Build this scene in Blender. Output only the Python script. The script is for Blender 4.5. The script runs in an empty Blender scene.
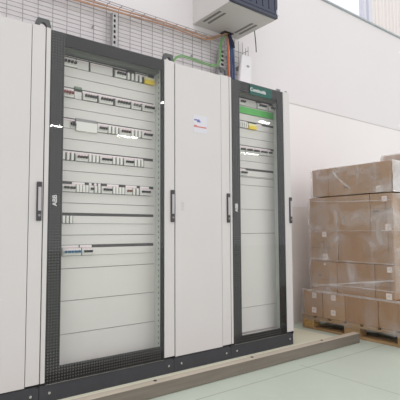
import bpy, bmesh, math, random
from mathutils import Vector, Matrix, noise
random.seed(7)
S = bpy.context.scene
COL = S.collection

# ---------------------------------------------------------------- materials
def lin(c):
    out = []
    for v in c:
        v /= 255.0
        out.append(v/12.92 if v <= 0.04045 else ((v+0.055)/1.055)**2.4)
    return tuple(out) + (1.0,)

def mat(name, rgb, rough=0.5, metal=0.0, var=0.03, scale=6.0, spec=0.4, stretch=(1, 1, 1), bump=0.0, bscale=60.0, emit=0.0):
    m = bpy.data.materials.new(name); m.use_nodes = True
    nt = m.node_tree; b = nt.nodes['Principled BSDF']
    b.inputs['Roughness'].default_value = rough
    b.inputs['Metallic'].default_value = metal
    b.inputs['Specular IOR Level'].default_value = spec
    c = lin(rgb)
    tc = nt.nodes.new('ShaderNodeTexCoord'); mp = nt.nodes.new('ShaderNodeMapping')
    mp.inputs['Scale'].default_value = stretch
    nt.links.new(tc.outputs['Object'], mp.inputs['Vector'])
    n = nt.nodes.new('ShaderNodeTexNoise'); n.inputs['Scale'].default_value = scale; n.inputs['Detail'].default_value = 5
    nt.links.new(mp.outputs['Vector'], n.inputs['Vector'])
    r = nt.nodes.new('ShaderNodeValToRGB')
    lo = tuple(max(0, v*(1-var)) for v in c[:3]) + (1,); hi = tuple(min(1, v*(1+var)) for v in c[:3]) + (1,)
    r.color_ramp.elements[0].position = 0.3; r.color_ramp.elements[1].position = 0.7
    r.color_ramp.elements[0].color = lo; r.color_ramp.elements[1].color = hi
    nt.links.new(n.outputs['Fac'], r.inputs['Fac']); nt.links.new(r.outputs['Color'], b.inputs['Base Color'])
    if bump:
        n2 = nt.nodes.new('ShaderNodeTexNoise'); n2.inputs['Scale'].default_value = bscale
        nt.links.new(mp.outputs['Vector'], n2.inputs['Vector'])
        bp = nt.nodes.new('ShaderNodeBump'); bp.inputs['Strength'].default_value = bump; bp.inputs['Distance'].default_value = 0.01
        nt.links.new(n2.outputs['Fac'], bp.inputs['Height']); nt.links.new(bp.outputs['Normal'], b.inputs['Normal'])
    if emit:
        b.inputs['Emission Color'].default_value = c; b.inputs['Emission Strength'].default_value = emit
    return m

M = {}
M['wall'] = mat('white_wall_paint', (237, 232, 232), 0.85, var=0.012, scale=1.2, spec=0.2)
M['wall_up'] = mat('upper_wall_paint', (228, 223, 225), 0.85, var=0.012, scale=1.0, spec=0.2)
M['dado'] = mat('grey_wall_paint', (228, 220, 216), 0.6, var=0.03, scale=2.0, spec=0.3)
M['trim'] = mat('trim_shadow_grey', (206, 202, 200), 0.7)
M['steel'] = mat('light_grey_powder_coat', (211, 207, 206), 0.45, var=0.012, scale=3, spec=0.35)
M['panel'] = mat('white_cover_panel', (219, 215, 212), 0.5, var=0.012, scale=3, spec=0.3)
M['inner'] = mat('galvanised_interior', (176, 184, 176), 0.5, var=0.04, scale=9)
M['top_shade'] = mat('interior_shade_grey_green', (132, 136, 128), 0.5, var=0.04)
M['seam'] = mat('dark_seam', (70, 68, 67), 0.7)
M['plinth'] = mat('anthracite_plinth', (68, 69, 74), 0.5, var=0.06, scale=10, spec=0.3)
M['dark'] = mat('dark_plastic', (58, 56, 58), 0.5)
M['black'] = mat('black_plastic', (32, 31, 33), 0.5)
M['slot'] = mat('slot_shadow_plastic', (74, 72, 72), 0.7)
M['bezel'] = mat('handle_bezel', (70, 66, 70), 0.45)
M['lever'] = mat('handle_lever', (186, 182, 186), 0.5)
M['chrome'] = mat('chrome', (205, 206, 208), 0.25, metal=0.9)
M['lug'] = mat('grey_bracket', (92, 94, 94), 0.55)
M['wire'] = mat('zinc_wire', (158, 154, 154), 0.5, metal=0.2)
M['strut'] = mat('galvanised_strut', (176, 174, 174), 0.45, metal=0.4, var=0.1, scale=30)
M['copper'] = mat('copper_orange_cable', (180, 142, 118), 0.5, var=0.15, scale=12)
M['orange'] = mat('orange_cable', (205, 112, 72), 0.5)
M['blue'] = mat('blue_cable', (60, 82, 128), 0.5, var=0.12, scale=25)
M['navy'] = mat('dark_blue_cable', (38, 44, 72), 0.5)
M['green'] = mat('green_cable', (120, 166, 108), 0.5, var=0.08, scale=25)
M['white'] = mat('white_plastic', (232, 229, 232), 0.4, var=0.01)
M['grey'] = mat('grey_plastic', (150, 148, 150), 0.5)
M['brk'] = mat('breaker_body', (236, 234, 231), 0.45, var=0.02, scale=20)
M['blank'] = mat('white_blanking_module', (230, 228, 224), 0.45, var=0.01)
M['label'] = mat('white_label', (236, 228, 230), 0.6, var=0.02, scale=20)
M['pink'] = mat('pink_label_line', (214, 180, 186), 0.6)
M['tog_k'] = mat('black_toggle', (44, 40, 44), 0.45)
M['tog_r'] = mat('red_toggle', (128, 42, 48), 0.45)
M['tog_m'] = mat('maroon_toggle', (74, 42, 46), 0.45)
M['tog_g'] = mat('grey_toggle', (112, 112, 110), 0.45)
M['tog_b'] = mat('blue_toggle', (42, 104, 142), 0.45)
M['tog_o'] = mat('brown_toggle', (120, 78, 52), 0.45)
M['yellow'] = mat('yellow_plastic', (238, 206, 52), 0.4)
M['cream'] = mat('cream_plastic', (240, 232, 190), 0.4)
M['grn_strip'] = mat('bright_green_strip', (92, 190, 92), 0.45, var=0.04)
M['grn_dull'] = mat('dull_green_plastic', (120, 140, 122), 0.5)
M['sign'] = mat('dark_green_sign', (28, 88, 80), 0.4)
M['logo'] = mat('white_lettering', (236, 234, 234), 0.5)
M['emboss'] = mat('grey_lettering', (201, 197, 194), 0.5)
M['sticker'] = mat('white_sticker', (214, 212, 220), 0.5)
M['ink_red'] = mat('red_ink', (204, 124, 120), 0.6)
M['ink_blue'] = mat('blue_ink', (112, 116, 176), 0.6)
M['rack'] = mat('rack_body', (206, 202, 200), 0.5, var=0.012, scale=3)
M['rackdoor'] = mat('dark_blue_rack_glass', (42, 50, 74), 0.12, spec=0.5)
M['rackframe'] = mat('dark_rack_frame', (62, 66, 82), 0.4)
M['vent'] = mat('rack_vent', (128, 124, 122), 0.6)
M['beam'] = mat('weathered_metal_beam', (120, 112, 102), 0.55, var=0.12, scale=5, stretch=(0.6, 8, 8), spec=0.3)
M['beamtop'] = mat('pale_beam_top', (188, 177, 161), 0.5, var=0.08, scale=6, stretch=(0.5, 4, 4))
M['wood'] = mat('pallet_pine', (158, 129, 94), 0.8, var=0.22, scale=5, stretch=(6, 0.7, 6), spec=0.15)
M['osb'] = mat('pressed_wood_block', (176, 142, 92), 0.85, var=0.35, scale=38, spec=0.1)
M['paper'] = mat('white_paper_label', (226, 212, 204), 0.6)
M['print'] = mat('dark_print', (104, 86, 74), 0.7)
M['tape'] = mat('brown_tape', (168, 136, 104), 0.3, var=0.04)
M['lamp'] = mat('lamp_tube', (255, 252, 246), 0.4, emit=55.0)
M['lampbody'] = mat('lamp_housing', (220, 220, 220), 0.5)
M['frame_al'] = mat('window_frame_paint', (214, 215, 224), 0.4, var=0.01)
M['rail_grey'] = mat('window_rail_grey', (178, 184, 188), 0.5)
for i, c in enumerate([(172, 139, 108), (160, 125, 92), (166, 134, 103), (175, 142, 110)]):
    M['card%d' % i] = mat('corrugated_cardboard_%d' % i, c, 0.75, var=0.06, scale=3.5, stretch=(1, 5, 0.6), spec=0.15, bump=0.12, bscale=30)

def dots_mat(name, base, dot, pitch):
    m = mat(name, base, 0.5, spec=0.2); nt = m.node_tree; b = nt.nodes['Principled BSDF']
    tc = nt.nodes.new('ShaderNodeTexCoord'); sx = nt.nodes.new('ShaderNodeSeparateXYZ')
    nt.links.new(tc.outputs['Object'], sx.inputs[0]); s = []
    for ax in ('X', 'Z'):
        a = nt.nodes.new('ShaderNodeMath'); a.operation = 'MULTIPLY'; a.inputs[1].default_value = 2*math.pi/pitch
        nt.links.new(sx.outputs[ax], a.inputs[0])
        q = nt.nodes.new('ShaderNodeMath'); q.operation = 'SINE'; nt.links.new(a.outputs[0], q.inputs[0]); s.append(q)
    p = nt.nodes.new('ShaderNodeMath'); p.operation = 'ADD'
    nt.links.new(s[0].outputs[0], p.inputs[0]); nt.links.new(s[1].outputs[0], p.inputs[1])
    g = nt.nodes.new('ShaderNodeMath'); g.operation = 'GREATER_THAN'; g.inputs[1].default_value = 0.6
    nt.links.new(p.outputs[0], g.inputs[0])
    mx = nt.nodes.new('ShaderNodeMix'); mx.data_type = 'RGBA'
    mx.inputs[6].default_value = lin(base); mx.inputs[7].default_value = lin(dot)
    nt.links.new(g.outputs[0], mx.inputs[0]); nt.links.new(mx.outputs[2], b.inputs['Base Color'])
    return m
def perf_mat():
    m = mat('perforated_rail', (200, 206, 200), 0.5, var=0.04, scale=9); nt = m.node_tree; b = nt.nodes['Principled BSDF']; L = nt.links.new
    src = b.inputs['Base Color'].links[0].from_socket
    tc = nt.nodes.new('ShaderNodeTexCoord'); sx = nt.nodes.new('ShaderNodeSeparateXYZ'); L(tc.outputs['Object'], sx.inputs[0])
    def op(o, a, v):
        q = nt.nodes.new('ShaderNodeMath'); q.operation = o; L(a, q.inputs[0]); q.inputs[1].default_value = v; return q.outputs[0]
    z = op('LESS_THAN', op('MODULO', sx.outputs['Z'], .0365), .013)
    y = op('LESS_THAN', op('ABSOLUTE', op('ADD', sx.outputs['Y'], .2-.057), 0), .005)
    g = nt.nodes.new('ShaderNodeMath'); g.operation = 'MULTIPLY'; L(z, g.inputs[0]); L(y, g.inputs[1])
    mx = nt.nodes.new('ShaderNodeMix'); mx.data_type = 'RGBA'; L(g.outputs[0], mx.inputs[0]); L(src, mx.inputs[6]); mx.inputs[7].default_value = lin((112, 114, 110))
    L(mx.outputs[2], b.inputs['Base Color']); return m
M['perf'] = perf_mat()
M['border'] = dots_mat('dotted_dark_glass_border', (36, 35, 37), (92, 91, 92), 0.0160)
M['border_plain'] = mat('dark_glass_border', (40, 39, 42), 0.5, spec=0.2)

def schlick(nt, normal=None, f0=0.04):
    """two-sided reflectance of a thin sheet"""
    L = nt.links.new
    lw = nt.nodes.new('ShaderNodeLayerWeight'); lw.inputs['Blend'].default_value = 0.5
    if normal: L(normal, lw.inputs['Normal'])
    p = nt.nodes.new('ShaderNodeMath'); p.operation = 'POWER'; p.inputs[1].default_value = 5; L(lw.outputs['Facing'], p.inputs[0])
    a = nt.nodes.new('ShaderNodeMath'); a.operation = 'MULTIPLY_ADD'; a.inputs[1].default_value = 1-f0; a.inputs[2].default_value = f0; L(p.outputs[0], a.inputs[0])
    return a.outputs[0]
def glass_mat(name, tint, gloss=0.05):
    m = bpy.data.materials.new(name); m.use_nodes = True; nt = m.node_tree; nt.nodes.clear()
    o = nt.nodes.new('ShaderNodeOutputMaterial'); mx = nt.nodes.new('ShaderNodeMixShader')
    t = nt.nodes.new('ShaderNodeBsdfTransparent'); t.inputs['Color'].default_value = tint
    g = nt.nodes.new('ShaderNodeBsdfGlossy'); g.inputs['Roughness'].default_value = 0.015
    nt.links.new(schlick(nt, None, 0.025), mx.inputs[0]); nt.links.new(t.outputs[0], mx.inputs[1]); nt.links.new(g.outputs[0], mx.inputs[2])
    nt.links.new(mx.outputs[0], o.inputs['Surface'])
    return m
M['glass'] = glass_mat('clear_door_glass', (0.99, 0.995, 0.99, 1))
M['winglass'] = glass_mat('window_glass', (0.97, 0.98, 1.0, 1))

def film_mat(lo=0.08, hi=0.46):
    m = bpy.data.materials.new('stretch_film'); m.use_nodes = True; nt = m.node_tree; nt.nodes.clear()
    L = nt.links.new
    o = nt.nodes.new('ShaderNodeOutputMaterial'); tc = nt.nodes.new('ShaderNodeTexCoord')
    def ns(scale, rot, sc, det, dist):
        mp = nt.nodes.new('ShaderNodeMapping'); mp.inputs['Scale'].default_value = scale; mp.inputs['Rotation'].default_value = rot
        L(tc.outputs['Object'], mp.inputs['Vector'])
        n = nt.nodes.new('ShaderNodeTexNoise'); n.inputs['Scale'].default_value = sc; n.inputs['Detail'].default_value = det; n.inputs['Distortion'].default_value = dist
        L(mp.outputs['Vector'], n.inputs['Vector']); return n.outputs['Fac']
    blot = ns((2, 3.2, 3.8), (.5, .2, .3), 1.3, 6, 1.0)
    streak = ns((9, 30, 1.6), (.25, 0, 0), 1.0, 3, .3)
    def mr(src, a, c, d, e):
        q = nt.nodes.new('ShaderNodeMapRange'); q.inputs[1].default_value = a; q.inputs[2].default_value = c; q.inputs[3].default_value = d; q.inputs[4].default_value = e; L(src, q.inputs[0]); return q.outputs[0]
    def mth(op, a, c):
        q = nt.nodes.new('ShaderNodeMath'); q.operation = op; L(a, q.inputs[0]); L(c, q.inputs[1]); return q.outputs[0]
    fac = mth('ADD', mr(blot, .42, .72, lo, hi), mr(streak, .55, .75, 0, .12))
    hgt = mth('ADD', blot, mr(streak, .3, .7, 0, .25))
    bp = nt.nodes.new('ShaderNodeBump'); bp.inputs['Strength'].default_value = 0.7; bp.inputs['Distance'].default_value = 0.03
    L(hgt, bp.inputs['Height'])
    t = nt.nodes.new('ShaderNodeBsdfTransparent'); d = nt.nodes.new('ShaderNodeBsdfDiffuse'); d.inputs['Color'].default_value = (0.8, 0.77, 0.77, 1)
    g = nt.nodes.new('ShaderNodeBsdfGlossy'); g.inputs['Roughness'].default_value = 0.16; L(bp.outputs[0], g.inputs['Normal'])
    a = nt.nodes.new('ShaderNodeMixShader'); L(fac, a.inputs[0]); L(t.outputs[0], a.inputs[1]); L(d.outputs[0], a.inputs[2])
    b = nt.nodes.new('ShaderNodeMixShader'); L(schlick(nt, bp.outputs[0], 0.05), b.inputs[0]); L(a.outputs[0], b.inputs[1]); L(g.outputs[0], b.inputs[2])
    L(b.outputs[0], o.inputs['Surface'])
    return m
M['film'] = film_mat()
M['filmband'] = film_mat(.32, .62)
def floor_mat():
    m = mat('painted_concrete', (190, 199, 186), 0.42, var=0.045, scale=1.6, spec=0.3, bump=0.02, bscale=9)
    nt = m.node_tree; b = nt.nodes['Principled BSDF']; L = nt.links.new
    src = b.inputs['Base Color'].links[0].from_socket
    tc = nt.nodes.new('ShaderNodeTexCoord'); sx = nt.nodes.new('ShaderNodeSeparateXYZ'); L(tc.outputs['Object'], sx.inputs[0])
    def line(ax, pos, w):
        a = nt.nodes.new('ShaderNodeMath'); a.operation = 'SUBTRACT'; a.inputs[1].default_value = pos; L(sx.outputs[ax], a.inputs[0])
        c = nt.nodes.new('ShaderNodeMath'); c.operation = 'ABSOLUTE'; L(a.outputs[0], c.inputs[0])
        d = nt.nodes.new('ShaderNodeMath'); d.operation = 'LESS_THAN'; d.inputs[1].default_value = w; L(c.outputs[0], d.inputs[0]); return d
    l1 = line('Y', -0.474, 0.0045); l2 = line('X', 2.645, 0.0035); l3 = line('X', 5.6, 0.0035)
    lt = nt.nodes.new('ShaderNodeMath'); lt.operation = 'LESS_THAN'; lt.inputs[1].default_value = -0.40; L(sx.outputs['Y'], lt.inputs[0])
    an = nt.nodes.new('ShaderNodeMath'); an.operation = 'MULTIPLY'; L(l2.outputs[0], an.inputs[0]); L(lt.outputs[0], an.inputs[1])
    mxx = nt.nodes.new('ShaderNodeMath'); mxx.operation = 'MAXIMUM'; L(l1.outputs[0], mxx.inputs[0]); L(an.outputs[0], mxx.inputs[1])
    mx2 = nt.nodes.new('ShaderNodeMath'); mx2.operation = 'MAXIMUM'; L(mxx.outputs[0], mx2.inputs[0]); L(l3.outputs[0], mx2.inputs[1])
    sc = nt.nodes.new('ShaderNodeMath'); sc.operation = 'MULTIPLY'; sc.inputs[1].default_value = 0.45; L(mx2.outputs[0], sc.inputs[0])
    # whitish scuffs
    n = nt.nodes.new('ShaderNodeTexNoise'); n.inputs['Scale'].default_value = 4.5; n.inputs['Detail'].default_value = 8; n.inputs['Distortion'].default_value = 1.5; L(tc.outputs['Object'], n.inputs['Vector'])
    mr = nt.nodes.new('ShaderNodeMapRange'); mr.inputs[1].default_value = 0.55; mr.inputs[2].default_value = 0.8; mr.inputs[3].default_value = 0; mr.inputs[4].default_value = 0.35; L(n.outputs['Fac'], mr.inputs[0])
    m1 = nt.nodes.new('ShaderNodeMix'); m1.data_type = 'RGBA'; L(mr.outputs[0], m1.inputs[0]); L(src, m1.inputs[6]); m1.inputs[7].default_value = lin((204, 209, 200))
    m2 = nt.nodes.new('ShaderNodeMix'); m2.data_type = 'RGBA'; L(sc.outputs[0], m2.inputs[0]); L(m1.outputs[2], m2.inputs[6]); m2.inputs[7].default_value = lin((110, 104, 98))
    L(m2.outputs[2], b.inputs['Base Color'])
    return m
M['floor'] = floor_mat()
M['floor_bare'] = mat('bare_concrete', (224, 222, 201), 0.55, var=0.05, scale=2.5, spec=0.25)

# ---------------------------------------------------------------- mesh helpers
def B(): return bmesh.new()
def box(bm, x0, x1, y0, y1, z0, z1, bev=0.0, mi=0):
    bm2 = bmesh.new()
    bmesh.ops.create_cube(bm2, size=1)
    for v in bm2.verts:
        v.co = Vector((x0+(x1-x0)*(v.co.x+.5), y0+(y1-y0)*(v.co.y+.5), z0+(z1-z0)*(v.co.z+.5)))
    if bev: bmesh.ops.bevel(bm2, geom=bm2.edges[:], offset=bev, segments=2, affect='EDGES', profile=0.6)
    for f in bm2.faces: f.material_index = mi
    me = bpy.data.meshes.new('tmp'); bm2.to_mesh(me); bm2.free(); bm.from_mesh(me); bpy.data.meshes.remove(me)
    return bm
def cyl(bm, c, r, h, axis='z', seg=20, r2=None):
    bm2 = bmesh.new(); bmesh.ops.create_cone(bm2, cap_ends=True, segments=seg, radius1=r, radius2=r if r2 is None else r2, depth=h)
    R = {'z': Matrix.Identity(4), 'y': Matrix.Rotation(math.pi/2, 4, 'X'), 'x': Matrix.Rotation(math.pi/2, 4, 'Y')}[axis]
    bmesh.ops.transform(bm2, matrix=Matrix.Translation(c) @ R, verts=bm2.verts[:])
    me = bpy.data.meshes.new('tmp'); bm2.to_mesh(me); bm2.free(); bm.from_mesh(me); bpy.data.meshes.remove(me)
    return bm
def smooth_path(pts, n=6):
    P = [Vector(p) for p in pts]; out = []
    for i in range(len(P)-1):
        p0 = P[max(i-1, 0)]; p1 = P[i]; p2 = P[i+1]; p3 = P[min(i+2, len(P)-1)]
        for k in range(n):
            t = k/n
            out.append(0.5*((2*p1)+(-p0+p2)*t+(2*p0-5*p1+4*p2-p3)*t*t+(-p0+3*p1-3*p2+p3)*t**3))
    out.append(P[-1]); return out
def tube(bm, pts, r, seg=8, sm=6):
    P = smooth_path(pts, sm) if sm else [Vector(p) for p in pts]
    rings = []
    up = None
    for i, p in enumerate(P):
        d = (P[min(i+1, len(P)-1)]-P[max(i-1, 0)]).normalized()
        if up is None:
            up = Vector((0, 0, 1)) if abs(d.z) < .9 else Vector((0, 1, 0))
        a = d.cross(up).normalized(); up = a.cross(d).normalized()
        rings.append([bm.verts.new(p+r*(math.cos(2*math.pi*k/seg)*a+math.sin(2*math.pi*k/seg)*up)) for k in range(seg)])
    for i in range(len(rings)-1):
        for k in range(seg):
            bm.faces.new((rings[i][k], rings[i][(k+1) % seg], rings[i+1][(k+1) % seg], rings[i+1][k]))
    bm.faces.new(rings[0][::-1]); bm.faces.new(rings[-1])
    return bm
def prism(bm, poly, y0, y1):
    """polygon in XZ, extruded along y"""
    a = [bm.verts.new((x, y0, z)) for x, z in poly]; b = [bm.verts.new((x, y1, z)) for x, z in poly]
    n = len(poly)
    bm.faces.new(a); bm.faces.new(b[::-1])
    for i in range(n): bm.faces.new((a[i], b[i], b[(i+1) % n], a[(i+1) % n]))
    return bm

ORG = {}
def obj(name, bm, m, parent=None, origin=None, smooth=False):
    """link bm (world coordinates) as ONE mesh object"""
    o_w = ORG[parent.name] if parent else Vector(origin or (0, 0, 0))
    bmesh.ops.recalc_face_normals(bm, faces=bm.faces[:])
    bmesh.ops.translate(bm, vec=-o_w, verts=bm.verts[:])
    me = bpy.data.meshes.new(name); bm.to_mesh(me); bm.free()
    for mm in (m if isinstance(m, (list, tuple)) else [m]): me.materials.append(mm)
    if smooth:
        for p in me.polygons: p.use_smooth = True
    o = bpy.data.objects.new(name, me); COL.objects.link(o)
    if parent: o.parent = parent
    else: o.location = o_w
    ORG[o.name] = o_w.copy()
    return o
def tag(o, label, cat, group=None, kind=None):
    o['label'] = label; o['category'] = cat
    if group: o['group'] = group
    if kind: o['kind'] = kind
    return o
def thing(name, loc, label, cat, group=None):
    o = bpy.data.objects.new(name, None); COL.objects.link(o); o.location = loc; o.empty_display_size = 0.1
    ORG[o.name] = Vector(loc); tag(o, label, cat, group); return o
def struct(name, bm, m, **k):
    o = obj(name, bm, m, **k); o['kind'] = 'structure'; return o
def inst(proto, parent, loc):
    """copy of a part and its sub-parts, placed at loc relative to the thing"""
    c = proto.copy(); COL.objects.link(c); c.parent = parent; c.location = loc
    for ch in proto.children:
        d = ch.copy(); COL.objects.link(d); d.parent = c
    return c
def text_bm(body, size, fn, depth=0.0015, bold=0.0, spacing=1.0):
    """lettering as mesh; fn maps (u, v, w) of the text plane to world"""
    cu = bpy.data.curves.new('txt', 'FONT'); cu.body = body; cu.size = size; cu.extrude = depth; cu.offset = bold
    cu.align_x = 'CENTER'; cu.align_y = 'CENTER'; cu.space_character = spacing
    o = bpy.data.objects.new('txt', cu); COL.objects.link(o)
    bpy.context.view_layer.update()
    dg = bpy.context.evaluated_depsgraph_get(); me = bpy.data.meshes.new_from_object(o.evaluated_get(dg))
    bm = bmesh.new(); bm.from_mesh(me)
    for v in bm.verts: v.co = Vector(fn(*v.co))
    bpy.data.objects.remove(o); bpy.data.curves.remove(cu); bpy.data.meshes.remove(me)
    return bm

ROWS = {'d1': [(1.99,
         {'blank': [(1.221, 1.296), (1.309, 1.46)],
          'brk': [(1.124, 1.218, 4, 'k'), (1.475, 1.554, 4, 'k')],
          'dark': [(1.562, 1.622), (1.73, 1.77)],
          'lab': [(1.124, 1.212), (1.218, 1.296), (1.309, 1.46), (1.629, 1.722)],
          'single': [(1.562, 1.683, 4)],
          'yel': [(1.695, 1.77)]}),
        (1.8,
         {'blank': [(1.208, 1.253)],
          'brk': [(1.124, 1.202, 4, 'r'), (1.259, 1.352, 5, 'k'), (1.365, 1.462, 5, 'k'), (1.48, 1.585, 5, 'k'), (1.596, 1.668, 3, 'g'), (1.68, 1.77, 4, 'k')],
          'grn': [(1.207, 1.253)],
          'lab': [(1.128, 1.202), (1.259, 1.77)]}),
        (1.612,
         {'big': [(1.217, 1.354)],
          'blank': [(1.128, 1.183)],
          'brk': [(1.357, 1.425, 4, 'k'), (1.51, 1.59, 4, 'm'), (1.677, 1.755, 4, 'k')],
          'dark': [(1.217, 1.354)],
          'knob': [(1.186, 1.211)],
          'lab': [(1.131, 1.211), (1.361, 1.755)],
          'single': [(1.429, 1.506, 3), (1.594, 1.673, 3)]}),
        (1.416,
         {'blank': [(1.697, 1.767)],
          'brk': [(1.217, 1.297, 4, 'm'), (1.376, 1.459, 4, 'k'), (1.544, 1.614, 4, 'k')],
          'lab': [(1.134, 1.689)],
          'single': [(1.134, 1.214, 3), (1.3, 1.373, 3), (1.462, 1.54, 3), (1.617, 1.693, 3)]}),
        (1.226,
         {'blank': [(1.744, 1.77)],
          'brk': [(1.137, 1.22, 4, 'k'), (1.306, 1.335, 2, 'k'), (1.389, 1.46, 4, 'k'), (1.553, 1.604, 2, 'o'), (1.663, 1.74, 4, 'k')],
          'lab': [(1.201, 1.28), (1.309, 1.325), (1.342, 1.358), (1.368, 1.385), (1.429, 1.51), (1.56, 1.641), (1.667, 1.736)],
          'single': [(1.223, 1.303, 4), (1.339, 1.385, 2), (1.464, 1.549, 4), (1.607, 1.66, 2)]}),
        (1.038, {'blank': [(1.21, 1.771)], 'single': [(1.14, 1.207, 3)]}),
        (0.846, {'blank': [(1.337, 1.771)], 'brk': [(1.146, 1.26, 5, 'b'), (1.266, 1.333, 3, 'k')], 'lab': [(1.143, 1.247), (1.255, 1.33)]})],
 'd2': [(1.995,
         {'blank': [(2.626, 2.761), (2.866, 2.896)],
          'brk': [(2.56, 2.62, 3, 'k'), (2.766, 2.86, 4, 'k'), (2.902, 2.963, 3, 'k')],
          'lab': [(2.571, 2.749), (2.819, 2.902)]}),
        (1.81, {'blank': [(2.751, 2.958)], 'lab': [(2.563, 2.656), (2.757, 2.815)], 'single': [(2.563, 2.656, 4)], 'yel': [(2.661, 2.745)]}),
        (1.61,
         {'blank': [(2.92, 2.956)],
          'brk': [(2.555, 2.614, 3, 'k'), (2.622, 2.689, 4, 'k'), (2.696, 2.768, 4, 'k'), (2.776, 2.86, 4, 'k'), (2.867, 2.917, 2, 'k')],
          'lab': [(2.555, 2.917)]}),
        (1.425, {'blank': [(2.638, 2.949)], 'brk': [(2.557, 2.63, 4, 'k')], 'lab': [(2.557, 2.627)]})]}
# ================================================================ the hall
fl = B(); box(fl, -9, 22, -19, 0.52, -0.1, 0.0)
struct('floor', fl, M['floor'])
fb = B(); box(fb, -2.0, 3.52, -0.25, 0.52, -0.02, 0.0012)
struct('floor', fb, M['floor_bare'])

WY = 0.52
w = B()
box(w, -9, 22, WY, WY+.3, 0, 1.168, mi=1)
box(w, -9, 22, WY, WY+.3, 1.168, 2.228)
box(w, -9, 22, WY-.004, WY+.3, 2.236, 3.512, mi=2)
box(w, -9, 3.4, WY-.004, WY+.3, 3.512, 5.6, mi=2)
box(w, 9.4, 22, WY-.004, WY+.3, 3.512, 5.6, mi=2)
box(w, 3.4, 9.4, WY-.004, WY+.3, 5.0, 5.6, mi=2)
struct('wall_back', w, [M['wall'], M['dado'], M['wall_up']])
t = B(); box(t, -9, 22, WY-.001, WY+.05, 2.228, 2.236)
struct('trim_shadow_line', t, M['trim'])  # thin grey strip colours in the shadow line below the upper wall step
t = B(); box(t, 3.4, 9.4, WY-.012, WY+.02, 3.505, 3.52)
struct('trim_2', t, M['rail_grey'])

# ---- high window: clear part, white mullion, ribbed translucent part
wf = B()
box(wf, 3.4, 9.4, WY+.13, WY+.19, 3.512, 3.60)
box(wf, 3.4, 9.4, WY+.13, WY+.19, 4.93, 5.0)
for x0, x1 in ((3.4, 3.46), (5.28, 5.32), (5.38, 5.46), (9.34, 9.4)):
    box(wf, x0, x1, WY+.12, WY+.2, 3.512, 5.0)
win = struct('window_1', wf, M['frame_al'])
g = B(); box(g, 3.46, 5.28, WY+.155, WY+.16, 3.6, 4.93)
obj('pane', g, M['winglass'], win)
rb = B(); n = 0; x = 5.46; prev = None
pts = []
while x < 9.34:
    pts += [(x, 0), (x+.03, 0), (x+.045, .025), (x+.075, .025)]; x += .09
for i in range(len(pts)-1):
    (xa, ya), (xb, yb) = pts[i], pts[i+1]
    rb.faces.new([rb.verts.new(c) for c in ((xa, WY+.17-ya, 3.6), (xb, WY+.17-yb, 3.6), (xb, WY+.17-yb, 4.93), (xa, WY+.17-ya, 4.93))])
bmesh.ops.remove_doubles(rb, verts=rb.verts[:], dist=1e-5)
mt = mat('ribbed_translucent_sheet', (232, 227, 224), 0.5, var=0.05, scale=3, stretch=(8, 1, .2))
nt = mt.node_tree; pb = nt.nodes['Principled BSDF']; out = nt.nodes['Material Output']
tl = nt.nodes.new('ShaderNodeBsdfTranslucent'); tl.inputs['Color'].default_value = lin((226, 220, 216))
mxs = nt.nodes.new('ShaderNodeMixShader'); mxs.inputs[0].default_value = 0.5
nt.links.new(pb.outputs[0], mxs.inputs[1]); nt.links.new(tl.outputs[0], mxs.inputs[2]); nt.links.new(mxs.outputs[0], out.inputs['Surface'])
obj('ribbed_sheet', rb, mt, win)
sl = B(); box(sl, 3.4, 9.4, WY-.02, WY+.13, 3.512, 3.53)
obj('window_sill', sl, M['rail_grey'], win)

# ================================================================ cabinets
ZB, ZT, BODY_T = 0.102, 2.078, 2.085
DEPTH = 0.40
def handle(parent, x, z0=0.985, z1=1.2):
    b = B(); box(b, x-.0145, x+.0145, -.024, -.0115, z0, z1, bev=.006)
    h = obj('handle', b, M['bezel'], parent)
    b = B(); box(b, x-.0085, x+.0085, -.029, -.0235, z0+.055, z1-.03, bev=.002)
    obj('lever', b, M['lever'], h)
    b = B(); cyl(b, (x, -.0255, z0+.03), .0065, .005, 'y')
    obj('lock', b, M['grey'], h)
    return h
def cabinet(name, x0, x1, xd0, xd1, label, hollow):
    """x0..x1 whole width; xd0..xd1 the door"""
    c = thing(name, ((x0+x1)/2, 0.2, 0), label, 'electrical cabinet', 'electrical cabinets in a row')
    b = B(); g = .003
    if hollow:
        box(b, x0+g, xd0+.004, .004, DEPTH, .108, BODY_T); box(b, xd1+.002, x1-g, .004, DEPTH, .108, BODY_T)
        box(b, xd0+.004, xd1+.002, DEPTH-.02, DEPTH, .108, BODY_T)
        box(b, xd0+.004, xd1+.002, .012, DEPTH-.02, BODY_T-.02, BODY_T); box(b, xd0+.004, xd1+.002, .012, DEPTH-.02, .108, .13)
    else:
        box(b, x0+g, x1-g, .004, DEPTH, .108, BODY_T)
    obj('body', b, M['steel'], c)
    # front rails, left sliver and the wide handle rail
    b = B()
    if xd0-x0 > .012: box(b, x0+g, xd0-.002, -.012, .006, .108, BODY_T, bev=.0015)
    box(b, xd1+.0022, x1-g, -.012, .006, .108, BODY_T, bev=.002)
    obj('front_rail', b, M['steel'], c)
    # plinth with two screws
    b = B(); box(b, x0+.001, x1-.001, -.004, DEPTH-.02, 0.0, .094, bev=.002)
    pl = obj('plinth', b, M['plinth'], c)
    for xs in (x0+.055, x1-.045):
        b = B(); cyl(b, (xs, -.006, .05), .0075, .006, 'y'); cyl(b, (xs, -.009, .05), .004, .004, 'y', 6)
        obj('screw', b, M['chrome'], pl)
    b = B(); box(b, x0+.003, x1-.003, .003, DEPTH-.05, .094, .109)
    obj('gap_spacer', b, M['black'], c)
    b = B(); box(b, x1-.012, x1-.004, -.012, .004, .088, .112, bev=.002)
    obj('corner_foot', b, M['black'], c)
    return c

def solid_door(c, xd0, xd1):
    b = B(); box(b, xd0+.0015, xd1-.0015, -.014, .003, ZB, ZT, bev=.0025)
    d = obj('door', b, M['steel'], c)
    return d

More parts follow.
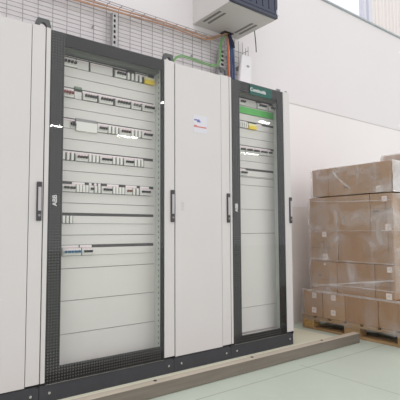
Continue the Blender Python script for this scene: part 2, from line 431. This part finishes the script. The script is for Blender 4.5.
def glass_door(c, xd0, xd1, gx0, gx1, gz0, gz1):
    b = B(); y0, y1 = -.0105, .002
    box(b, xd0, gx0, y0, y1, ZB, ZT); box(b, gx0, gx1, y0, y1, ZB, gz0)
    d = obj('door', b, M['border'], c)
    b = B(); box(b, gx1, xd1, y0, y1, ZB, ZT); box(b, gx0, gx1, y0, y1, gz1, ZT)
    obj('door_border', b, M['border_plain'], d)
    b = B(); box(b, xd0, xd1, -.0155, -.0115, ZB, ZT)
    obj('glass_pane', b, M['glass'], d)
    b = B(); box(b, xd0, xd1, -.013, 0, ZB-.007, ZB-.003)
    obj('bottom_edge_strip', b, M['chrome'], d)
    return d
def abb(parent, x, z, size, m, y, cut=None):
    bm = text_bm('ABB', size, lambda u, v, ww: (x-v, y-ww, z+u), depth=.0004, bold=size*.022, spacing=.95)
    bmesh.ops.recalc_face_normals(bm, faces=bm.faces[:])
    o = obj('logo_lettering', bm, m, parent)
    if cut:
        b = B(); box(b, x-.0012, x+.0012, y-.0012, y+.0002, z-size*1.1, z+size*1.1)
        for dz in (-.63, .03, .70): box(b, x-size*.42, x+size*.42, y-.0012, y+.0002, z+size*dz-.0012, z+size*dz+.0012)
        obj('logo_cut_lines', b, cut, parent)
    return o

# --- prototypes of breakers, keyed by poles and toggle colour
PROTO = {}
def breaker(c, x0, x1, zt, poles, col):
    z0, z1 = zt-.0625, zt-.0185
    key = (round(x1-x0, 3), poles, col)
    o3 = ORG[c.name]
    if key not in PROTO:
        wd = x1-x0
        b = B(); box(b, x0+.001, x1-.001, .086, .1, z0, z1, bev=.0015)
        box(b, x0+.004, x1-.004, .078, .09, z0+.011, z1-.011, bev=.001)
        bm = b
        # local origin at the lower left front corner
        bmesh.ops.translate(bm, vec=-Vector((x0, 0, z0)), verts=bm.verts[:])
        bmesh.ops.recalc_face_normals(bm, faces=bm.faces[:])
        me = bpy.data.meshes.new('circuit_breaker'); bm.to_mesh(me); bm.free(); me.materials.append(M['brk'])
        p = bpy.data.objects.new('circuit_breaker', me); COL.objects.link(p); p.parent = c
        p.location = Vector((x0, 0, z0))-o3
        b = B(); pw = (wd-.01)/poles
        for k in range(poles):
            xa = .005+k*pw
            box(b, xa+pw*.18, xa+pw*.82, .062, .08, .016, .030, bev=.001)
        me = bpy.data.meshes.new('toggle'); bmesh.ops.recalc_face_normals(b, faces=b.faces[:]); b.to_mesh(b2 := me); b.free(); me.materials.append(M['tog_'+col])
        q = bpy.data.objects.new('toggle', me); COL.objects.link(q); q.parent = p
        b = B(); box(b, .004, wd-.004, .0845, .0865, z1-z0-.006, z1-z0-.0035)
        me = bpy.data.meshes.new('marking_line'); bmesh.ops.recalc_face_normals(b, faces=b.faces[:]); b.to_mesh(me); b.free(); me.materials.append(M['pink'])
        q = bpy.data.objects.new('marking_line', me); COL.objects.link(q); q.parent = p
        PROTO[key] = p
        return p
    return inst(PROTO[key], c, Vector((x0, 0, z0))-o3)
MOD = []
def module(c, x, zt):
    z0 = zt-.0625; o3 = ORG[c.name]
    if not MOD:
        b = B(); box(b, 0, .0150, .082, .1, 0, .044, bev=.001)
        me = bpy.data.meshes.new('blanking_module'); bmesh.ops.recalc_face_normals(b, faces=b.faces[:]); b.to_mesh(me); b.free(); me.materials.append(M['blank'])
        p = bpy.data.objects.new('blanking_module', me); COL.objects.link(p); p.parent = c; p.location = Vector((x, 0, z0))-o3
        MOD.append(p); return p
    return inst(MOD[0], c, Vector((x, 0, z0))-o3)

def fit_interior(c, xi0, xi1, seams, rows, perf_x):
    # interior back lining of the right-hand wall and rails
    b = B(); box(b, xi1-.003, xi1-.0005, .03, .36, .132, 2.06)
    obj('mounting_rail', b, M['perf'], c)
    b = B(); box(b, xi0+.01, xi1-.005, .108, .116, .135, 2.055)
    obj('mounting_plate', b, M['slot'], c)
    b = B(); box(b, xi0+.01, xi1-.004, .06, .107, 2.004, 2.06)
    obj('shaded_top_band', b, M['top_shade'], c)  # band coloured grey-green for the shaded space above the cover panels
    zs = [1.996]+seams+[.135]
    for a, bb in zip(zs[:-1], zs[1:]):
        b = B(); box(b, xi0+.01, xi1-.0035, .1, .106, bb+.0016, a-.0016, bev=.0008)
        obj('cover_panel', b, M['panel'], c)
    xl, xr = xi0+.02, xi1-.012
    for zt, e in rows:
        b = B(); xr = max([v[1] for kk in ('brk', 'single', 'blank', 'big', 'yel') for v in e.get(kk, [])])+.001; box(b, xl, xr, .0985, .1, zt-.0655, zt)
        obj('device_slot', b, M['slot'], c)
        for x0, x1, poles, col in e.get('brk', []): breaker(c, x0, x1, zt, poles, col)
        for x0, x1, nn in e.get('single', []):
            st = (x1-x0)/nn
            for k in range(nn): module(c, x0+k*st+.002, zt)
        for x0, x1 in e.get('blank', []):
            b = B(); box(b, x0, x1, .0955, .0985, zt-.064, zt-.0185, bev=.0008)
            obj('blanking_plate', b, M['panel'], c)
        # the stretch of slot hidden behind the door border carries a plain blanking plate
        x_first = min([v[0] for kk in ('brk', 'single', 'blank', 'big', 'yel') for v in e.get(kk, [])])
        if x_first-.003 > xl:
            b = B(); box(b, xl, x_first-.003, .0955, .0985, zt-.064, zt-.0185); obj('blanking_plate', b, M['panel'], c)
        for x0, x1 in e.get('lab', []):
            b = B(); box(b, x0, x1, .0955, .0985, zt-.0178, zt-(.0025 if zt in (1.226, .846) else .0075))
            s = obj('label_strip', b, M['label'], c)
            b = B(); box(b, x0+.002, x1-.002, .0951, .0956, zt-.0176, zt-.0150)
            obj('coloured_line', b, M['pink'], s)
        for x0, x1 in e.get('big', []):
            b = B(); box(b, x0, x1, .083, .1, zt-.075, zt-.017, bev=.0015); obj('switch_cover', b, M['blank'], c)
        for x0, x1 in e.get('dark', []):
            b = B(); box(b, x0, x1, .09, .1, zt-.018, zt+.003); obj('terminal_cap', b, M['dark'] if len(e.get('big', [])) == 0 else M['grey'], c)
        for x0, x1 in e.get('grn', []):
            b = B(); box(b, x0, x1, .09, .1, zt-.004, zt+.010); obj('green_terminal_cap', b, M['grn_dull'], c)
        for x0, x1 in e.get('knob', []):
            b = B(); cyl(b, ((x0+x1)/2, .088, zt-.033), .012, .02, 'y'); box(b, (x0+x1)/2-.003, (x0+x1)/2+.017, .078, .086, zt-.048, zt-.036)
            obj('rotary_knob', b, M['dark'], c)
            b = B(); box(b, x0-.001, x1+.004, .0955, .0985, zt-.064, zt-.0185); obj('blanking_plate', b, M['panel'], c)
        for x0, x1 in e.get('yel', []):
            b = B(); box(b, x0, x1, .085, .1, zt-.036, zt-.0178, bev=.001); y = obj('surge_protector', b, M['cream'], c)
            b = B(); box(b, x0, x1, .08, .1, zt-.064, zt-.036, bev=.001); obj('yellow_base', b, M['yellow'], y)
    return

SEAMS = [1.866, 1.672, 1.484, 1.289, 1.096, .904, .706, .518, .326]
J = [.40, .995, 1.872, 2.367, 3.043]

# --- 1: leftmost, plain door
c1 = cabinet('plain_cabinet', J[0], J[1], J[0]+.012, .917, 'tall light grey cabinet with plain solid door, cut off by the left picture edge', False)
d = solid_door(c1, J[0]+.008, .917); handle(c1, .972)
# --- 2: wide glass door
c2 = cabinet('switchboard_cabinet', J[1], J[2], 1.024, 1.788, 'widest grey switchboard cabinet with dark bordered glass door and seven rows of breakers', True)
d = glass_door(c2, 1.024, 1.788, 1.103, 1.766, .184, 2.003); handle(c2, 1.851)
abb(d, 1.061, 1.1, .036, M['logo'], -.0111, None)
fit_interior(c2, 1.028, 1.79, SEAMS, ROWS['d1'], 0)
# --- 3: plain door with sticker
c3 = cabinet('plain_cabinet', J[2], J[3], J[2]+.004, 2.283, 'narrow light grey cabinet with plain solid door and small printed sticker, between two glass doors', False)
d = solid_door(c3, J[2]+.003, 2.283); handle(c3, 2.345)
abb(d, 1.936, 1.093, .034, M['emboss'], -.0146)
b = B(); box(b, 2.028, 2.150, -.0152, -.0139, 1.618, 1.742); st = obj('sticker', b, M['sticker'], d)
b = B(); box(b, 2.036, 2.085, -.0157, -.0151, 1.702, 1.712); box(b, 2.06, 2.092, -.0157, -.0151, 1.692, 1.702); obj('blue_print', b, M['ink_blue'], st)
b = B(); box(b, 2.034, 2.145, -.0157, -.0151, 1.655, 1.664); box(b, 2.034, 2.06, -.0157, -.0151, 1.664, 1.670); obj('red_print', b, M['ink_red'], st)
# --- 4: narrow glass door
c4 = cabinet('switchboard_cabinet', J[3], J[4], 2.39, 2.961, 'grey switchboard cabinet with glass door, green sign on top and bright green strip inside', True)
d = glass_door(c4, 2.39, 2.961, 2.472, 2.895, .150, 2.005); handle(c4, 3.026)
abb(d, 2.431, 1.098, .036, M['logo'], -.0111, None)
fit_interior(c4, 2.394, 2.963, [1.866, 1.672, 1.484, 1.352, 1.289, 1.096, .904, .326], ROWS['d2'], 0)
b = B(); box(b, 2.42, 2.957, .0925, .0995, 1.868, 1.920); obj('green_strip', b, M['grn_strip'], c4)
b = B(); box(b, 2.577, 2.818, -.0172, -.0156, 1.990, 2.068); sg = obj('green_sign', b, M['sign'], d)
obj('sign_lettering', text_bm('Continuità', .040, lambda u, v, ww: (2.668+u, -.0174-ww, 2.030+v), depth=.0003, bold=.0006), M['logo'], sg)
for xs in (2.93, 2.955, 3.034):
    b = B(); cyl(b, (xs, .02, 2.096), .008, .022, 'z', 12); cyl(b, (xs, .02, 2.103), .011, .006, 'z', 6)
    obj('lid_bolt', b, M['grey'], c4)

# --- lifting brackets across the cabinet joints
def lug(xc, label, w=.092):
    t = thing('lifting_bracket', (xc, .01, BODY_T), label, 'bracket', 'lifting brackets on the cabinet joints')
    h = w/2; z0 = BODY_T; zt = 2.134
    outer = [(xc-h, z0), (xc-h+.010, zt-.010), (xc-h+.016, zt), (xc+h-.016, zt), (xc+h-.010, zt-.010), (xc+h, z0)]
    inner = [(xc+.021*math.cos(a), z0+.027*math.sin(a)) for a in [math.pi*k/10 for k in range(11)]]
    b = B(); n = len(outer)
    prism(b, outer+inner, -.004, .022)
    obj('eye_plate', b, M['lug'], t)
    for s in (-1, 1):
        b = B(); box(b, xc+s*(h-.011)-.011, xc+s*(h-.011)+.011, -.004, .06, z0+.0005, z0+.006); obj('foot_plate', b, M['lug'], t)
    return t
lug(.981, 'dark grey lifting bracket on the joint left of the widest glass door')
lug(1.830, 'dark grey lifting bracket on the joint right of the widest glass door', .086)

# ================================================================ beam on the floor
t = thing('floor_beam', (1.5, -.28, 0), 'long grey brown beam lying on the floor in front of the cabinets', 'beam')
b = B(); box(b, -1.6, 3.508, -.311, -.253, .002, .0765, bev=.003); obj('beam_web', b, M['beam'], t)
b = B(); box(b, -1.6, 3.508, -.3115, -.2525, .0765, .079, bev=.001); tp = obj('top_flange', b, M['beamtop'], t)  # top face coloured paler than the web
for xh in (.8, 1.559, 2.318, 3.06):
    b = B(); cyl(b, (xh, -.273, .0805), .010, .004, 'z', 16); obj('anchor_bolt', b, M['black'], tp)

# ================================================================ cable trays on the wall
t = thing('wire_cable_tray', (.6, .5, 2.3), 'wide zinc wire mesh cable tray fixed flat to the wall behind the cabinets', 'cable tray')
TZ0, TZ1 = 2.09, 2.615
def wbox(b, p, q, r=.0019):
    x0, x1 = sorted((p[0], q[0])); y0, y1 = sorted((p[1], q[1])); z0, z1 = sorted((p[2], q[2]))
    box(b, x0-r, x1+r, y0-r, y1+r, z0-r, z1+r)
b = B(); z = TZ0
while z <= TZ1+.001: wbox(b, (-.6, .488, z), (2.70, .488, z)); z += (TZ1-TZ0)/17
obj('long_wires', b, M['wire'], t)
b = B(); x = -.6
while x < 2.70:
    wbox(b, (x, .493, TZ0), (x, .493, TZ1)); wbox(b, (x, .43, TZ1), (x, .493, TZ1)); wbox(b, (x, .43, TZ0), (x, .493, TZ0)); x += .1
obj('cross_wires', b, M['wire'], t)
b = B()
for y in (.43, .459): wbox(b, (-.6, y, TZ1), (2.70, y, TZ1)); wbox(b, (-.6, y, TZ0), (2.70, y, TZ0))
obj('edge_wires', b, M['wire'], t)

for x in (-.4, .6, 1.5, 2.4):
    b = B(); box(b, x-.006, x+.006, .4955, WY-.0042, TZ1-.20, TZ1-.185); obj('wall_bracket', b, M['strut'], t)

t = thing('wire_cable_tray', (2.82, .45, 2.3), 'short upright wire tray dropping from the wall rack, holding blue cables', 'cable tray')
VX0, VX1 = 2.735, 2.99
b = B()
for k in range(6): x = VX0+(VX1-VX0)*k/5; wbox(b, (x, .50, 1.95), (x, .50, 2.69))
for x in (VX0, VX1):
    for y in (.425, .46): wbox(b, (x, y, 1.95), (x, y, 2.62))
obj('long_wires', b, M['wire'], t)
b = B(); z = 1.98
while z < 2.63:
    wbox(b, (VX0, .495, z), (VX1, .495, z)); wbox(b, (VX0, .425, z), (VX0, .495, z)); wbox(b, (VX1, .425, z), (VX1, .495, z)); z += .055
obj('cross_wires', b, M['wire'], t)
for z in (2.2, 2.5):
    b = B(); box(b, 2.80, 2.86, .497, WY-.0042, z, z+.015); obj('wall_bracket', b, M['strut'], t)

def channel(x0, x1, z0, z1, y, label, slots, sx0, sx1):
    t = thing('slotted_channel', ((x0+x1)/2, y, z0), label, 'mounting channel')
    b = B(); xs = [x0, sx0, sx1, x1]
    box(b, x0, sx0, y, y+.003, z0, z1); box(b, sx1, x1, y, y+.003, z0, z1)
    st = (z1-z0)/slots
    for k in range(slots+1):
        zc = z0+k*st; box(b, sx0, sx1, y, y+.003, max(z0, zc-.009), min(z1, zc+.009))
    box(b, x0, x0+.003, y+.003, y+.035, z0, z1); box(b, x1-.003, x1, y+.003, y+.035, z0, z1)
    obj('channel_profile', b, M['strut'], t)
    b = B(); box(b, x0+.004, x1-.004, y+.028, y+.032, z0, z1); obj('channel_back', b, M['dark'], t)
    return t
channel(1.632, 1.672, 2.1, 2.553, .45, 'slotted metal channel upright on the wire mesh above the widest glass door', 11, 1.640, 1.656)
tt = channel(2.662, 2.722, 2.1, 2.53, .445, 'grey slotted channel beside the blue cables under the wall rack', 11, 2.676, 2.708)
t = thing('cable_clamp', (2.62, .42, 2.3), 'grey cable clamp at the foot of the grey channel by the green cable', 'clamp')
b = B(); box(b, 2.615, 2.715, .405, .443, 2.26, 2.325, bev=.008); obj('clamp_block', b, M['grey'], t)
b = B(); box(b, 2.625, 2.655, .392, .42, 2.30, 2.345, bev=.006); box(b, 2.675, 2.70, .392, .42, 2.285, 2.33, bev=.006); obj('clamp_jaw', b, M['lug'], t)

# ---- cables
def cable(name, paths, m, label, r):
    b = B()
    for p in paths: tube(b, p, r)
    o = obj(name, b, m, origin=paths[0][0], smooth=True); tag(o, label, 'cable'); return o
copper = []
for k, (dy, dz) in enumerate([(0, 0), (.014, .010), (-.012, .018)]):
    copper.append([(-.5, .455+dy, 2.552+dz), (.6, .455+dy, 2.550+dz), (1.1, .455+dy, 2.550+dz), (1.34, .45+dy, 2.553+dz), (1.68, .45+dy, 2.565+dz), (2.11, .45+dy, 2.582+dz), (2.38, .45+dy, 2.576+dz), (2.50, .45+dy, 2.574+dz), (2.615, .45+dy, 2.612+dz), (2.735+.008*k, .455+dy*.5, 2.69), (2.79+.008*k, .485+dy*.3, 2.713)])
cable('cable_bundle', copper, M['copper'], 'copper orange cable bundle lying along the top of the wall mesh', .0062)
gp = []
for k in range(2):
    o = .012*k
    gp.append([(2.10-o, .40, 2.12), (2.145-o, .40, 2.28), (2.205, .40, 2.332+o), (2.30, .40, 2.338+o), (2.46, .40, 2.330+o), (2.56, .40, 2.333+o), (2.618-o, .40, 2.367+o), (2.638-o, .40, 2.435), (2.640-o, .405, 2.516), (2.668-o, .42, 2.585), (2.735-o*.5, .45, 2.67), (2.785, .48, 2.713)])
cable('cable_bundle', gp, M['green'], 'green cable bundle curving up the mesh into the wall rack', .005)
bl = []
for k in range(3):
    bl.append([(2.80+.012*k, .49, 2.713), (2.772+.012*k, .44+.01*(k % 2), 2.66), (2.774+.014*k, .425, 2.54), (2.777+.014*k, .42+.012*(k % 2), 2.35), (2.777+.014*k, .42, 2.0)])
cable('cable_bundle', bl, M['blue'], 'blue cable bundle hanging from the wall rack down behind the cabinets', .008)
cable('cable', [[(2.79, .48, 2.713), (2.738, .425, 2.64), (2.734, .41, 2.524), (2.738, .41, 2.3), (2.742, .41, 2.0)]], M['orange'], 'single orange cable hanging beside the blue cables', .008)
cable('cable', [[(2.81, .485, 2.713), (2.765, .43, 2.665), (2.778, .40, 2.609), (2.79, .395, 2.554)], [(2.80, .475, 2.713), (2.75, .42, 2.66), (2.762, .40, 2.60), (2.775, .395, 2.56)]], M['navy'], 'dark blue looped cable just below the wall rack', .0085)

# ---- white box hung on the tray
t = thing('wall_junction_box', (2.95, .36, 2.15), 'white plastic box with grey oval mark above the green sign', 'box')
b = B()
poly = [(2.828, 2.15), (2.985, 2.15), (2.992, 2.50), (2.982, 2.515), (2.882, 2.512), (2.868, 2.498)]
prism(b, poly, .382, .416); bmesh.ops.bevel(b, geom=b.edges[:], offset=.006, segments=2, affect='EDGES')
obj('housing', b, M['white'], t)
b = B(); cyl(b, (2.942, .3805, 2.414), .017, .004, 'y', 24)
for v in b.verts: v.co.z = 2.414+(v.co.z-2.414)*.62
obj('oval_mark', b, M['grey'], t)
b = B(); box(b, 2.90, 2.94, .416, .497, 2.40, 2.43); obj('mounting_arm', b, M['grey'], t)

# ================================================================ wall rack
RX0, RX1, RY0, RZ0, RZ1 = 2.421, 2.943, .01, 2.711, 3.31
t = thing('wall_rack', (2.7, .27, RZ0), 'light grey wall mounted rack with dark blue glass door above the cabinets', 'wall rack')
b = B(); box(b, RX0, RX1, RY0+.03, WY-.003, RZ0, RZ1, bev=.004); obj('body', b, M['rack'], t)
b = B(); box(b, RX0, RX1, RY0, RY0+.028, RZ0+.002, RZ1-.002, bev=.004)
d = obj('door', b, M['rackframe'], t)
b = B(); box(b, RX0+.03, RX1-.03, RY0-.004, RY0+.004, RZ0+.03, RZ1-.03, bev=.002); obj('glass_pane', b, M['rackdoor'], d)
b = B()
for k in range(7): xx = RX0+.05+k*.072; box(b, xx, xx+.012, RY0-.009, RY0-.003, RZ0+.06, RZ1-.06)
obj('vertical_bars', b, M['rackframe'], d)
for zz in (RZ0+.055, RZ1-.08):
    b = B(); cyl(b, (RX1-.004, RY0-.004, zz), .009, .06, 'z', 14); box(b, RX1-.02, RX1-.002, RY0-.004, RY0+.012, zz-.02, zz+.02)
    obj('hinge', b, M['chrome'], d)
def vent(x, y0, y1):
    b = B(); box(b, x-.011, x+.011, y0, y1, RZ0-.003, RZ0+.004, bev=.001); obj('vent_slot', b, M['vent'], t)
for x in (2.465, 2.516, 2.825, 2.875): vent(x, .195, .42)
b = B(); box(b, 2.72, 2.83, .44, .51, RZ0-.004, RZ0+.003); obj('cable_entry', b, M['dark'], t)
b = B(); tube(b, [(2.949, .30, 2.74), (2.957, .30, 2.68), (2.966, .30, 2.60), (2.970, .30, 2.528)], .0045, 8)
o = obj('hanging_strap', b, M['dark'], origin=(2.966, .3, 2.73), smooth=True)
tag(o, 'thin dark strap hanging from the right side of the wall rack', 'strap')
b = B()

# ================================================================ pallet and cartons
PX0, PX1, PY0, PY1 = 3.612, 4.42, -.735, .372
t = thing('pallet', ((PX0+PX1)/2, (PY0+PY1)/2, 0), 'wooden pallet under the wrapped cardboard boxes', 'pallet')
for (xa, xb) in ((PX0, PX0+.10), (3.966, 4.066), (PX1-.10, PX1)):
    b = B(); box(b, xa, xb, PY0, PY1, 0.0005, .022, bev=.002); obj('bottom_board', b, M['wood'], t)
    b = B(); box(b, xa, xb, PY0, PY1, .092, .107, bev=.002); obj('stringer_board', b, M['wood'], t)
    for (ya, yb) in ((PY1-.132, PY1), (-.245, -.09), (PY0, -.578)):
        b = B(); box(b, xa, xb, ya, yb, .022, .092, bev=.003); obj('block', b, M['osb'] if ya > .1 and xa < 3.7 else M['wood'], t)
n = 7
for k in range(n):
    ya = PY0+(PY1-PY0-.13)*k/(n-1)
    b = B(); box(b, PX0, PX1, ya, ya+.13, .107, .123, bev=.002); obj('deck_board', b, M['wood'], t)

LAB = {}
def carton(x0, x1, y0, y1, z0, z1, m, label, labels=(), marks=(), group=None):
    t = thing('cardboard_box', ((x0+x1)/2, (y0+y1)/2, z0), label, 'cardboard box', 'cardboard boxes stacked on the pallet')
    b = B(); g = .003
    box(b, x0, x1, y0+g, y1-g, z0+.001, z1-.0025, bev=.004)
    obj('carton', b, M['card%d' % m], t)
    for (yc, zc, s) in labels:
        b = B(); box(b, x0-.0012, x0+.0003, yc-s/2, yc+s/2, zc-s/2, zc+s/2); l = obj('paper_label', b, M['paper'], t)
        b = B(); q = s*.22; box(b, x0-.0016, x0-.001, yc-q, yc+q, zc-.1*s, zc+.2*s); obj('label_print', b, M['emboss'], l)
    if marks:
        b = B()
        for (ya, yb, za, zb) in marks: box(b, x0-.0009, x0+.0003, ya, yb, za, zb)
        obj('printed_marks', b, M['print'], t)
    # sealing tape along the top seam, folded over both narrow sides
    b = B(); xm = (x0+x1)/2
    box(b, x0+.01, x1-.01, (y0+y1)/2-.02, (y0+y1)/2+.02, z1-.0026, z1-.0018)
    obj('sealing_tape', b, M['tape'], t)
    return t
CX, CXB = 3.614, 4.40
Lz = [.124, .358, .640, .920, 1.238, 1.497]
# bottom tier
carton(CX, CXB, .135, .352, Lz[0], Lz[1], 0, 'bottom row cardboard box at the wall end, above the first pallet block', [(.228, .317, .05), (.232, .182, .05)])
carton(CX, CXB, -.105, .135, Lz[0], Lz[1], 3, 'bottom row cardboard box second from the wall, with two stacked paper labels', [(.016, .317, .05), (.021, .183, .05)])
carton(CX, CXB, -.42, -.105, Lz[0], Lz[1], 1, 'bottom row cardboard box above the middle pallet block, without labels', [], [])
carton(CX, CXB, -.73, -.42, Lz[0], Lz[1], 1, 'bottom row cardboard box nearest the camera, cut by the right picture edge', [])
# second tier
carton(CX, CXB, -.03, .255, Lz[1], Lz[2], 0, 'second row cardboard box from the floor, at the wall end', [(.10, .615, .02)], [(.14, .17, .50, .52), (.05, .14, .47, .474)])
carton(CX, CXB, -.40, -.03, Lz[1], Lz[2], 1, 'second row cardboard box from the floor, in the middle, plain', [])
carton(CX, CXB, -.575, -.40, Lz[1], Lz[2], 1, 'second row cardboard box from the floor, narrow and nearest the camera with two labels', [(-.533, .603, .045), (-.52, .388, .05)], [(-.535, -.529, .44, .53), (-.57, -.42, .50, .503), (-.57, -.42, .46, .463)])
# third tier
carton(CX, CXB, -.05, .255, Lz[2], Lz[3], 2, 'third row cardboard box from the floor with two labels, at the wall end', [(.097, .889, .047), (.092, .683, .055)], [(.098, .108, .75, .83), (-.0, .245, .762, .766), (.01, .09, .81, .812)])
carton(CX, CXB, -.575, -.05, Lz[2], Lz[3], 1, 'third row cardboard box from the floor, wide and plain, nearest the camera', [], [(-.533, -.529, .66, .9)])
# fourth tier
carton(CX, CXB, -.375, .262, Lz[3], Lz[4]-.006, 2, 'fourth row cardboard box from the floor, wide, just below the topmost layer', [], [])
carton(CX, CXB, -.575, -.375, Lz[3], Lz[4]-.006, 2, 'fourth row cardboard box from the floor, narrow with printed lines, nearest the camera', [(-.507, 1.182, .045), (-.533, .949, .05)], [(-.518, -.510, 1.0, 1.16), (-.57, -.40, 1.055, 1.058), (-.57, -.40, 1.10, 1.103), (-.46, -.40, 1.07, 1.09)])
# top tier
carton(CX, 3.99, .04, .222, Lz[4], Lz[5], 0, 'top row cardboard box at the wall end, small', [], [])
carton(CX, 3.99, -.572, .04, Lz[4], Lz[5], 2, 'top row cardboard box, long, with white label near its corner', [(-.465, 1.267, .055)], [(-.50, -.40, 1.345, 1.348), (-.50, -.40, 1.385, 1.388), (-.17, -.13, 1.30, 1.312), (-.5, -.1, 1.40, 1.402)])
t = carton(4.02, CXB, -.572, -.268, Lz[4], 1.607, 3, 'tall cardboard box rising behind the top row at the right', [])

# stretch film
t = thing('stretch_wrap', (4.0, -.18, .1), 'clear stretch film wrapped around the stack of boxes', 'stretch film')
def ringpts(x0, x1, y0, y1, n=14):
    P = []
    for k in range(n): P.append((x0, y1+(y0-y1)*k/n))
    for k in range(n): P.append((x0+(x1-x0)*k/n, y0))
    for k in range(n): P.append((x1, y0+(y1-y0)*k/n))
    for k in range(n): P.append((x1+(x0-x1)*k/n, y1))
    return P
def film(name, levels, m, parent, amp=.004, nseg=14):
    b = B(); rings = []
    for z, (x0, x1, y0, y1) in levels:
        r = []
        for (x, y) in ringpts(x0, x1, y0, y1, nseg):
            d = noise.noise(Vector((x*9, y*9, z*11)))*amp
            cx, cy = (x0+x1)/2, (y0+y1)/2
            nx = -1 if abs(x-x0) < 1e-6 else (1 if abs(x-x1) < 1e-6 else 0); ny = -1 if abs(y-y0) < 1e-6 else (1 if abs(y-y1) < 1e-6 else 0)
            r.append(b.verts.new((x+nx*(abs(d)), y+ny*(abs(d)), z+d)))
        rings.append(r)
    for i in range(len(rings)-1):
        n = len(rings[i])
        for k in range(n): b.faces.new((rings[i][k], rings[i][(k+1) % n], rings[i+1][(k+1) % n], rings[i+1][k]))
    return obj(name, b, m, parent, smooth=False)
o1 = (3.605, 4.428, -.744, .380); o2 = (3.606, 4.41, -.584, .271); o3 = (3.606, 4.41, -.581, .268); o4 = (3.606, 4.0, -.581, .231)
lv = [(.08+.28*k/5, o1) for k in range(6)]
film('film_lower', lv, film_mat(.04, .30), t)
lv = [(.372+(1.225-.372)*k/14, o2) for k in range(15)]
film('film_middle', lv, M['film'], t)
lv = [(1.236+.262*k/6, o4) for k in range(7)]
film('film_top', lv, M['film'], t, .006)
film('film_tall', [(1.505+.11*k/3, (4.008, 4.412, -.584, -.256)) for k in range(4)], M['filmband'], t, .005)
bb = B(); ns = 8
gr = [[bb.verts.new((3.606+.39*i/ns, -.590-abs(noise.noise(Vector((i*.7, k*.9, 3))))*.012, 1.235+.262*k/ns)) for i in range(ns+1)] for k in range(ns+1)]
for k in range(ns):
    for i in range(ns): bb.faces.new((gr[k][i], gr[k][i+1], gr[k+1][i+1], gr[k+1][i]))
obj('crumpled_film_end', bb, film_mat(.45, .8), t)
# visible overlapping film edges
def band(pts, h, x=3.602, name='film_edge'):
    b = B(); top = []; bot = []
    P = smooth_path([(x, y, z) for y, z in pts], 8)
    for p in P: top.append(b.verts.new((p.x, p.y, p.z+h/2))); bot.append(b.verts.new((p.x-.001, p.y, p.z-h/2)))
    for i in range(len(P)-1): b.faces.new((top[i], top[i+1], bot[i+1], bot[i]))
    return obj(name, b, M['filmband'], t)
band([(.25, .40), (-.1, .455), (-.575, .52)], .012)
band([(.25, .425), (-.2, .435), (-.575, .43)], .008)
band([(.352, .362), (-.1, .360), (-.735, .352)], .02, 3.600)
band([(-.02, 1.46), (-.09, 1.38), (-.16, 1.32), (-.2, 1.30)], .022)
band([(.22, 1.20), (-.1, 1.18), (-.575, 1.17)], .008)
band([(.255, .665), (-.1, .655), (-.575, .65)], .006)

# ================================================================ high lamps of the hall (seen mirrored in the glass doors)
for i, (x0, x1, y, lb) in enumerate([(5.75, 6.35, -14.4, 'mirrored at the left border of the widest glass door'), (8.75, 9.75, -14.5, 'mirrored in the middle of the widest glass door'), (7.64, 7.78, -9.3, 'mirrored at the right edge of the widest glass door'),
                                 (15.9, 17.1, -14.5, 'mirrored at the left of the narrow glass door'), (11.9, 12.45, -9.2, 'mirrored above the yellow part in the narrow glass door')]):
    t = thing('tube_lamp', ((x0+x1)/2, y, 5.0), 'long white hall lamp, '+lb, 'lamp', 'hall lamps mirrored in the glass doors')
    b = B(); box(b, x0, x1, y-.09, y+.09, 5.03, 5.10, bev=.01); obj('housing', b, M['lampbody'], t)
    b = B(); box(b, x0+.02, x1-.02, y-.055, y+.055, 4.985, 5.03, bev=.01); obj('diffuser', b, M['lamp'], t)
    b = B(); tube(b, [(x0+.03, y, 5.1), (x0+.03, y, 6.4)], .004, 6, 0); tube(b, [(x1-.03, y, 5.1), (x1-.03, y, 6.4)], .004, 6, 0); obj('suspension_wire', b, M['wire'], t)

# ================================================================ light
wd = bpy.data.worlds.new('daylit_hall'); S.world = wd; wd.use_nodes = True
bg = wd.node_tree.nodes['Background']; bg.inputs['Color'].default_value = (1.0, .985, 1.0, 1); bg.inputs['Strength'].default_value = 1.3

# ================================================================ camera
C = Vector((0.19440742656924315, -2.485452624326565, 0.9226306813052254))
fw = Vector((0.6059246530038034, 0.7924231598346044, 0.0701487750424868))
rt = Vector((0.7945965641274689, -0.6071143631723227, -0.005333882890169141))
upv = Vector((-0.03836163655322235, -0.05897190676589942, 0.9975222799784236))
cd = bpy.data.cameras.new('camera'); cam = bpy.data.objects.new('camera', cd); COL.objects.link(cam)
cd.sensor_fit = 'HORIZONTAL'; cd.sensor_width = 36; cd.lens = 445.0*36/400
cam.matrix_world = Matrix(((rt.x, upv.x, -fw.x, C.x), (rt.y, upv.y, -fw.y, C.y), (rt.z, upv.z, -fw.z, C.z), (0, 0, 0, 1)))
cd.clip_start = .05; cd.clip_end = 200
S.camera = cam
S.cycles.sample_clamp_indirect = 0.0
vs = S.view_settings; vs.view_transform = 'Standard'; vs.look = 'None'; vs.gamma = 1; vs.exposure = 0.0; vs.use_curve_mapping = False
